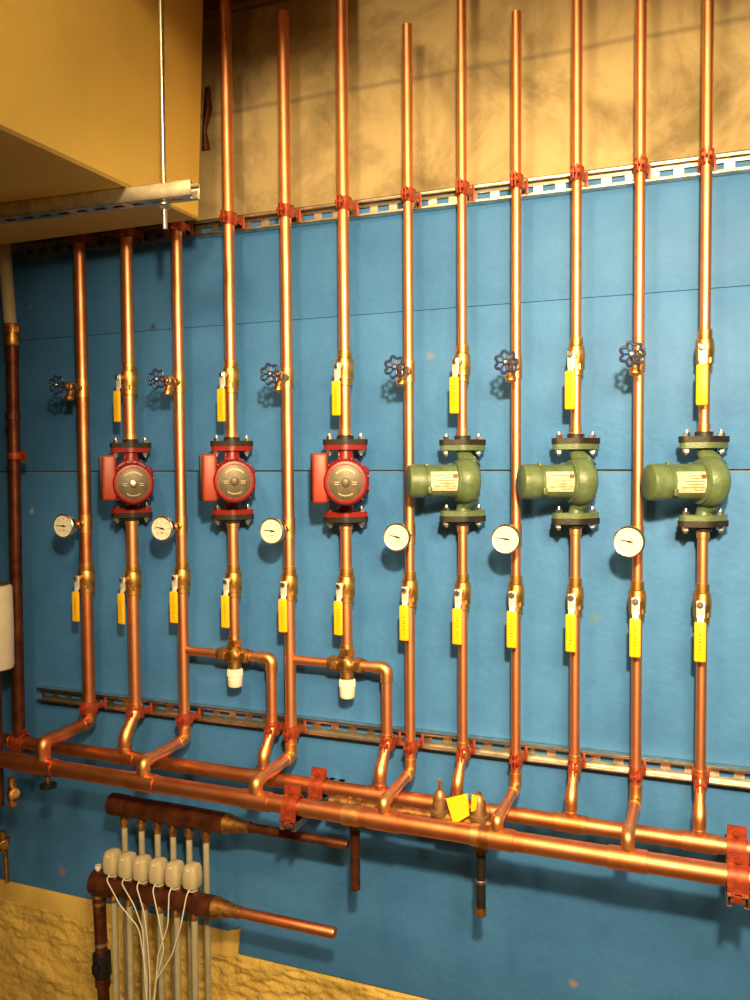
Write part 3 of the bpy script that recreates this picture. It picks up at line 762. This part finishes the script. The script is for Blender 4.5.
tag(ro, 'copper strap bracket holding the dark riser near the left edge', 'bracket')
# pale pipe above it with a brass coupling
pa, pb = at(10.5, 326, SM), at(3.5, 236, .095)
ro = empty('plastic_pipe', pb); d_ = pb-pa
MB().tube([pa-pb, Vector((0, 0, 0)), d_*1.3], .0175, 20).build('pipe_wall', 'tube', ro)
tag(ro, 'pale grey pipe rising above the dark riser at the left edge', 'pipe')
ro = empty('union_coupling', (xm1, -SM, pm0.z))
zz = pa.z-pm0.z
MB().lathe([(-.004, .019), (0, .021), (zz*.35, .021), (zz*.36, .018), (zz*.6, .018), (zz*.62, .022), (zz, .022), (zz+.006, .019)], seg=24).build('body', 'brass', ro)
MB().lathe([(zz*.62, .0245), (zz*.95, .0245)], seg=6).build('hex_nut', 'brass_dull', ro)
tag(ro, 'brass coupling between the pale pipe and the dark riser at left', 'fitting')
# white insulation sleeve on an old pipe at the very left
SI = .20
pt, pb = at(-6, 585, SI), at(-6, 669, SI)
ro = empty('insulated_pipe', (pt.x, -SI, pt.z))
MB().lathe([(-.8, .012), (.62, .012)], (0, 0, 0), (0, 0, -1), 16).build('pipe_wall', 'copper_old', ro)
h = pt.z-pb.z
MB().lathe([(0, .040), (.003, .045), (.010, .0475), (h*.5, .0485), (h-.012, .0475), (h-.004, .045), (h, .038)], (0, 0, 0), (0, 0, -1), 28).build('insulation_sleeve', 'insul', ro)
MB().lathe([(-.008, .014), (-.004, .036), (.004, .040)], (0, 0, 0), (0, 0, -1), 20).build('sealant', 'brass_dull', ro)
tag(ro, 'pipe at the left edge wearing a short white insulation sleeve', 'pipe')
# brass drain cluster below the front header at the left edge
q = at(12, 784, SF)
ro = empty('drain_valve', (q.x, -SF, q.z))
MB().lathe([(-.018, .010), (.018, .010), (.020, .015), (.034, .015), (.036, .011), (.048, .011)], (0, 0, 0), (0, 0, -1), 20).tube([(0, 0, -.012), (.018, -.014, -.018), (.03, -.022, -.012)], [.012, .011, .010], 16).build('body', 'brass', ro)
MB().lathe([(0, .014), (.010, .014)], (.022, -.016, -.016), (.8, -.55, .2), 8).lathe([(.010, .008), (.020, .008)], (.022, -.016, -.016), (.8, -.55, .2), 12).build('hex_nut', 'brass', ro)
MB().lathe([(.048, .013), (.058, .013)], (0, 0, 0), (0, 0, -1), 6).build('outlet', 'copper', ro)
tag(ro, 'brass drain valve under the front header at the left edge', 'valve')
q = at(3, 842, SF)
ro = empty('drain_valve', (q.x, -SF, q.z))
MB().lathe([(-.03, .010), (-.012, .010), (-.010, .018), (.008, .018), (.010, .012), (.024, .012)], (0, 0, 0), (0, 0, -1), 20).lathe([(0, .012), (.03, .012), (.031, .009), (.04, .009)], (0, 0, 0), (.75, -.6, .1), 12).build('body', 'brass_dull', ro)
MB().lathe([(.024, .007), (.11, .006)], (0.006, 0, 0), (0.05, 0, -1), 12).build('drain_tube', 'brass_dull', ro)
MB().lathe([(.03, .009), (.3, .009)], (0, 0, 0), (-.45, 0, .25), 12).build('pipe_wall', 'copper_old', ro)
tag(ro, 'small dull brass valve low at the left edge beside the blue boards', 'valve')
q = at(48, 778, SF)
ro = empty('drain_cock', (q.x, -SF, q.z))
MB().lathe([(-.006, .006), (.018, .006)], (0, 0, 0), (0, 0, -1), 12).build('stem', 'brass_dull', ro)
MB().lathe([(.014, .010), (.016, .022), (.024, .022), (.026, .012)], (0, 0, 0), (0, 0, -1), 20).build('knob', 'rubber', ro)
tag(ro, 'small black round knob hanging under the front header at left', 'valve')

# ---------------------------------------------------------------- floor-heating manifolds
SU, SLo = .15, .21
zu = at(175, 817, SU).z
xu0, xu1, xu2, xu3 = at(110, 803, SU).x, at(226, 822, SU).x, at(243, 824, SU).x, at(348, 838, SU).x
zu = (at(112, 805, SU).z + at(215, 820, SU).z)/2
ro = empty('heating_manifold', (xu0, -SU, zu))
W1, W2, W3 = xu1-xu0, xu2-xu0, xu3-xu0
b = MB().lathe([(0, .020), (.006, .029), (.055, .029), (.057, .0255), (.062, .0255), (.064, .0275), (W1*.66, .0275), (W1*.66+.002, .0245), (W1*.66+.007, .0245), (W1*.66+.009, .0275), (W1, .026)], (0, 0, 0), (1, 0, 0), 24)
b.build('bar', 'copper_old', ro)
MB().lathe([(W1, .0265), (W2, .0145), (W2+.02, .0145)], (0, 0, 0), (1, 0, 0), 24).build('reducer', 'brass_dull', ro)
MB().lathe([(W2+.018, .0118), (W3-.004, .0118), (W3, .010)], (0, 0, 0), (1, 0, 0), 20).build('tail_pipe', 'copper_old', ro)
tag(ro, 'upper dark copper heating manifold with a tail pipe, behind the front header', 'manifold', 'floor heating manifolds')
UP = [(124.5, 825), (141.5, 828), (157.5, 830), (173, 833), (189, 835), (206, 838)]
upx = []
for u, v in UP:
    p = at(u, v, SU); upx.append(p.x)
    MB().lathe([(.022, .0085), (.034, .0085), (.035, .0125), (.048, .0125), (.049, .0095), (.058, .0095)], (p.x-xu0, 0, 0), (0, 0, -1), 12).build('outlet', 'brass_dull', ro)
# lower manifold
zl = (at(100, 885, SLo).z + at(210, 903, SLo).z)/2
xl0, xl1, xl2, xl3 = at(93, 880, SLo).x, at(215, 903, SLo).x, at(234, 908, SLo).x, at(335, 929, SLo).x
W1, W2, W3 = xl1-xl0, xl2-xl0, xl3-xl0
rl = empty('heating_manifold', (xl0, -SLo, zl))
MB().lathe([(0, .022), (.006, .032), (.060, .032), (.062, .026), (W1, .0265)], (0, 0, 0), (1, 0, 0), 24).build('bar', 'copper_old', rl)
MB().lathe([(W1, .027), (W2, .0155), (W2+.018, .0155)], (0, 0, 0), (1, 0, 0), 24).build('reducer', 'brass_dull', rl)
MB().lathe([(W2+.016, .0135), (W3-.004, .0135), (W3, .012)], (0, 0, 0), (1, 0, 0), 20).build('tail_pipe', 'copper_dark', rl)
MB().lathe([(.02, .006), (.036, .006), (.037, .009), (.045, .008)], (.018, 0, 0), (0, 0, 1), 12).build('vent_cap', 'white', rl)
tag(rl, 'lower dark copper heating manifold carrying the white actuators, tail pipe at right', 'manifold', 'floor heating manifolds')
ACT = [(108.5, 874.5), (123.5, 878), (138.5, 881), (154.5, 884), (171, 887), (188.5, 889.5)]
pos = ('leftmost', 'second from left', 'third from left', 'third from right', 'second from right', 'rightmost')
def make_act():
    r_ = empty('valve_actuator')
    MB().lathe([(-.010, .013), (.004, .013)], seg=20).build('collar', 'white', r_)
    poly_s = [(.0, .0180), (.004, .0200), (.026, .0208), (.046, .0192), (.054, .0160), (.058, .0100), (.059, .001)]
    b = MB(); rings = []
    for t, rr_ in poly_s:
        ring = []
        for i in range(32):
            a = 2*PI*i/32; e = 4.0
            c_, s_ = math.cos(a), math.sin(a)
            k_ = (abs(c_)**e+abs(s_)**e)**(-1/e)
            ring.append((c_*k_*rr_, s_*k_*rr_*1.1, t))
        rings.append(ring)
    b.grid(rings); b.build('housing', 'ivory', r_)
    MB().box((0, -.0205, .044), (.010, .001, .014), .0004).build('indicator', 'white', r_)
    return r_
AC = Proto(make_act)
SA = SLo+.012
acts = []
cend = at(148, 1010, SA+.02)
for i, (u, v) in enumerate(ACT):
    o = AC.get(); p = at(u, v, SA+.018); o.location = (p.x, -SA, p.z)
    tag(o, 'white actuator standing on the lower manifold, %s of the six' % pos[i], 'actuator', 'white actuators on the lower manifold')
    acts.append(o)
for i, o in enumerate(acts):
    # its thin cable droops forward and down to a shared bundle
    o0 = Vector(o.location)
    k1 = at((120, 134, 144, 160, 168, 181)[i], (905, 905, 912, 925, 925, 925)[i], SA+.05)
    k2 = at((139, 143, 148, 164, 158, 172)[i], (928, 930, 945, 950, 955, 955)[i], SA+.05)
    k3 = at((147, 145, 150, 156, 156, 156)[i], 980, SA+.05); k4 = at((146, 149, 150, 152, 149, 150)[i], 1035, SA+.05)
    MB().tube([Vector((.004, -.014, .003)), Vector((.004, -.032, -.006)), k1-o0, k2-o0, k3-o0, k4-o0], .0016, 8, .05).build('cable', 'white', o)
# tubes: six loops from each manifold
for i, x in enumerate(upx):
    ro = empty('plastic_tube', (x, -SU, zu-.050))
    MB().lathe([(0, .0082), (zu-.050, .0082)], (0, 0, 0), (0, 0, -1), 14).build('tube_wall', 'tube', ro)
    tag(ro, 'pale tube from the upper manifold outlet, %s of its six' % pos[i], 'tube', 'pale tubes from the upper manifold')
for i, (u, v) in enumerate(ACT):
    x = at(u+6, v+30, SLo).x-.0
    MB().lathe([(.022, .0085), (.034, .0120), (.042, .0120), (.044, .0095)], (x-xl0, 0, 0), (0, 0, -1), 12).build('outlet', 'brass_dull', rl)
    MB().lathe([(.020, .0125), (.036, .0125)], (at(u, v, SA+.018).x-xl0, 0, 0), (0, 0, 1), 12).build('outlet', 'brass_dull', rl)
    ro = empty('plastic_tube', (x, -SLo, zl-.040))
    MB().lathe([(0, .0085), (zl-.040, .0085)], (0, 0, 0), (0, 0, -1), 14).build('tube_wall', 'tube', ro)
    tag(ro, 'pale tube running down from the lower manifold, %s of its six' % pos[i], 'tube', 'pale tubes from the lower manifold')
# supply pipe and black valve at the manifold's left end
q0 = at(95, 895, SLo); q1 = at(100, 1040, SLo)
ro = empty('supply_pipe', (q0.x+.012, -SLo, zl))
hz = zl-at(98, 1045, SLo).z
MB().lathe([(.020, .017), (hz, .0145), (zl, .0145)], (0, 0, 0), (.03, 0, -1), 20).build('pipe_wall', 'copper_old', ro)
zr = zl-at(100, 943, SLo).z
MB().lathe([(zr-.004, .018), (zr+.004, .018)], (0, 0, 0), (.03, 0, -1), 20).build('ring', 'zinc', ro)
for q_ in (.035, .055): MB().lathe([(q_-.004, .0185), (q_+.004, .0185)], (0, 0, 0), (.03, 0, -1), 20).build('ring', 'brass_dull', ro)
zv_ = zl-at(103, 964, SLo).z
MB().lathe([(zv_-.032, .019), (zv_-.028, .024), (zv_+.028, .024), (zv_+.032, .019)], (0, 0, 0), (.03, 0, -1), 20).box((.008, -.028, -zv_), (.018, .012, .026), .003).build('valve_body', 'rubber', ro)
MB().lathe([(zv_+.034, .020), (zv_+.060, .020), (zv_+.062, .016)], (0, 0, 0), (.03, 0, -1), 8).build('union_nut', 'copper_old', ro)
tag(ro, 'dark supply pipe with black valve dropping from the lower manifold left end', 'pipe')

# ---------------------------------------------------------------- duct and trapeze
SD = .12
pe = at(198, 219, SD)
XDU, ZDU = pe.x, pe.z
root = empty('air_duct', (XDU-.6, -1.4, ZDU))
YB, YA = -2.6, -SD
HD = ZC-.02-ZDU
b = MB().prism([(-.6, 0), (.594, 0), (.6, .006), (.6+HD*.022, HD), (-.6, HD)], YB+1.4, YA+1.4, lambda a, c, d: (a, d + (c/HD*.030 if d > 0 else 0), c))
b.build('duct_casing', 'duct', root)
tag(root, 'big tan boxed duct overhead at left, resting on a strut trapeze', 'duct')
def solve(u, v, key, val):
    lo, hi = 0.0, 1.2
    for _ in range(50):
        m = (lo+hi)/2
        if (getattr(at(u, v, m), key)-val)*(getattr(at(u, v, lo), key)-val) <= 0: hi = m
        else: lo = m
    return m
s1 = solve(125, 187, 'z', ZDU); s0 = solve(2, 203, 'z', ZDU)
q1, q0 = at(125, 187, s1), at(2, 203, s0)
print('TRAP', s1, s0, q1, q0, XDU)
dr = Vector((q1.x-q0.x, q1.y-q0.y, 0)); tang = math.atan2(dr.y, dr.x); dr.normalize()
pe_ = q1 + dr*.0
k_ = 0
while True:      # run along the bar until it reaches the column where the photo shows its end
    k_ += .002; w_ = q1+dr*k_
    if w_.x > at(190, 192, -w_.y).x: break
endp = q1+dr*k_
L = 1.9
ST = -(endp.y) - .0205
m_ = channel('c', L, h=.041, d=.034).build('strut_trapeze', 'strut')
nrm_ = Vector((-dr.y, dr.x, 0))
org = endp - dr*L + nrm_*.0205
m_.matrix_world = Matrix.Translation((org.x, org.y, ZDU-.0345)) @ Matrix.Rotation(tang, 4, 'Z') @ Matrix.Rotation(-PI/2, 4, 'X')
# after the turn: web is the bottom face, the open side faces up to the duct
tag(m_, 'galvanised slotted strut trapeze carrying the tan duct', 'hanger')
xr = at(162, 195, ST).x+.006
ro = empty('threaded_rod', (xr, -ST, ZDU-.041))
zb = ZDU-.041-at(163, 229, ST).z
rod = MB().tube([(0, 0, -zb), (0, 0, ZC-ZDU+.04)], .0058, 12)
for i in range(14): rod.lathe([(-.0006, .0058), (0, .0066), (.0006, .0058)], (0, 0, -zb+.004+i*.0042), (0, 0, 1), 12)
rod.build('rod', 'zinc', ro)
MB().lathe([(-.011, .0105), (-.0015, .0105)], seg=6).build('nut', 'zinc', ro)
MB().lathe([(-.0014, .015), (.0, .015)], seg=20).build('washer', 'zinc', ro)
tag(ro, 'threaded hanger rod through the end of the strut trapeze beside the duct', 'rod')
# dark uneven piece set in the gap behind the duct edge
q = at(207, 120, .03)
ro = MB().tube([at(207.5, 88, -.006)-q, at(208, 108, .004)-q, at(204.5, 130, 0)-q, at(206, 150, -.006)-q], [.007, .012, .006, .012], 12).build('dark_piece', 'copper_old')
ro.location = q
tag(ro, 'dark hook on the concrete just right of the tan duct', 'piece')
KEY = (.11, -2.04, CAMZ+.60)
# unseen slab added above the view to shade the upper wall from the key
L2 = (-.75, -2.0, CAMZ+1.3)
zk = at(450, 42, 0).z
ZBM = KEY[2]+(zk-KEY[2])*((KEY[1]+1.5)/KEY[1])
struct(slab('blocker_key', -.26, XR, -1.54, -1.50, ZBM, ZC, 'wood', .002))
z2 = at(300, 72, 0).z; x2_ = at(350, 60, 0).x
struct(slab('blocker_ceiling', XDU+.05, L2[0]+(x2_-L2[0])*.7, -.62, -.60, L2[2]+(z2-L2[2])*.7, ZC, 'wood', .002))  # added unseen slab, keeps the ceiling lamp off the upper-left concrete

# ---------------------------------------------------------------- light
def sphere_light(name, loc, power, col, rad):
    l = bpy.data.lights.new(name, 'POINT'); l.energy = power; l.color = col; l.shadow_soft_size = rad
    o = bpy.data.objects.new(name, l); C.objects.link(o); o.location = loc; return o
def area(name, loc, tgt, power, col, sx, sy):
    l = bpy.data.lights.new(name, 'AREA'); l.energy = power; l.color = col; l.shape = 'RECTANGLE'; l.size = sx; l.size_y = sy
    o = bpy.data.objects.new(name, l); C.objects.link(o); o.location = loc
    o.rotation_euler = (Vector(tgt)-Vector(loc)).to_track_quat('-Z', 'Y').to_euler(); return o
WARM = (1.0, .76, .42)
def spot(name, loc, tgt, power, col, rad, size, blend):
    l = bpy.data.lights.new(name, 'SPOT'); l.energy = power; l.color = col; l.shadow_soft_size = rad; l.spot_size = math.radians(size); l.spot_blend = blend
    o = bpy.data.objects.new(name, l); C.objects.link(o); o.location = loc
    o.rotation_euler = (Vector(tgt)-Vector(loc)).to_track_quat('-Z', 'Y').to_euler(); return o
spot('lamp_key', KEY, at(560, 470, 0), 430, (1.0, .725, .37), .05, 76, 1.0)
spot('fill_soft', (.55, -2.15, CAMZ+.85), at(580, 460, 0), 300, (1.0, .725, .37), .35, 76, 1.0)  # added soft fill that weakens the key's shadows
spot('lamp_low', (-1.2, -1.7, CAMZ-1.2), (-1.55, 0, .42), 22, (1.0, .72, .34), .12, 52, 1.0)
sphere_light('lamp_ceiling', L2, 80, (1.0, .725, .37), .16)
w = bpy.data.worlds.new('world'); bpy.context.scene.world = w; w.use_nodes = True
w.node_tree.nodes['Background'].inputs['Color'].default_value = (1, .8, .5, 1); w.node_tree.nodes['Background'].inputs['Strength'].default_value = .05
vs = bpy.context.scene.view_settings
vs.view_transform = 'Standard'; vs.look = 'None'; vs.gamma = 1; vs.use_curve_mapping = False; vs.exposure = 0.0
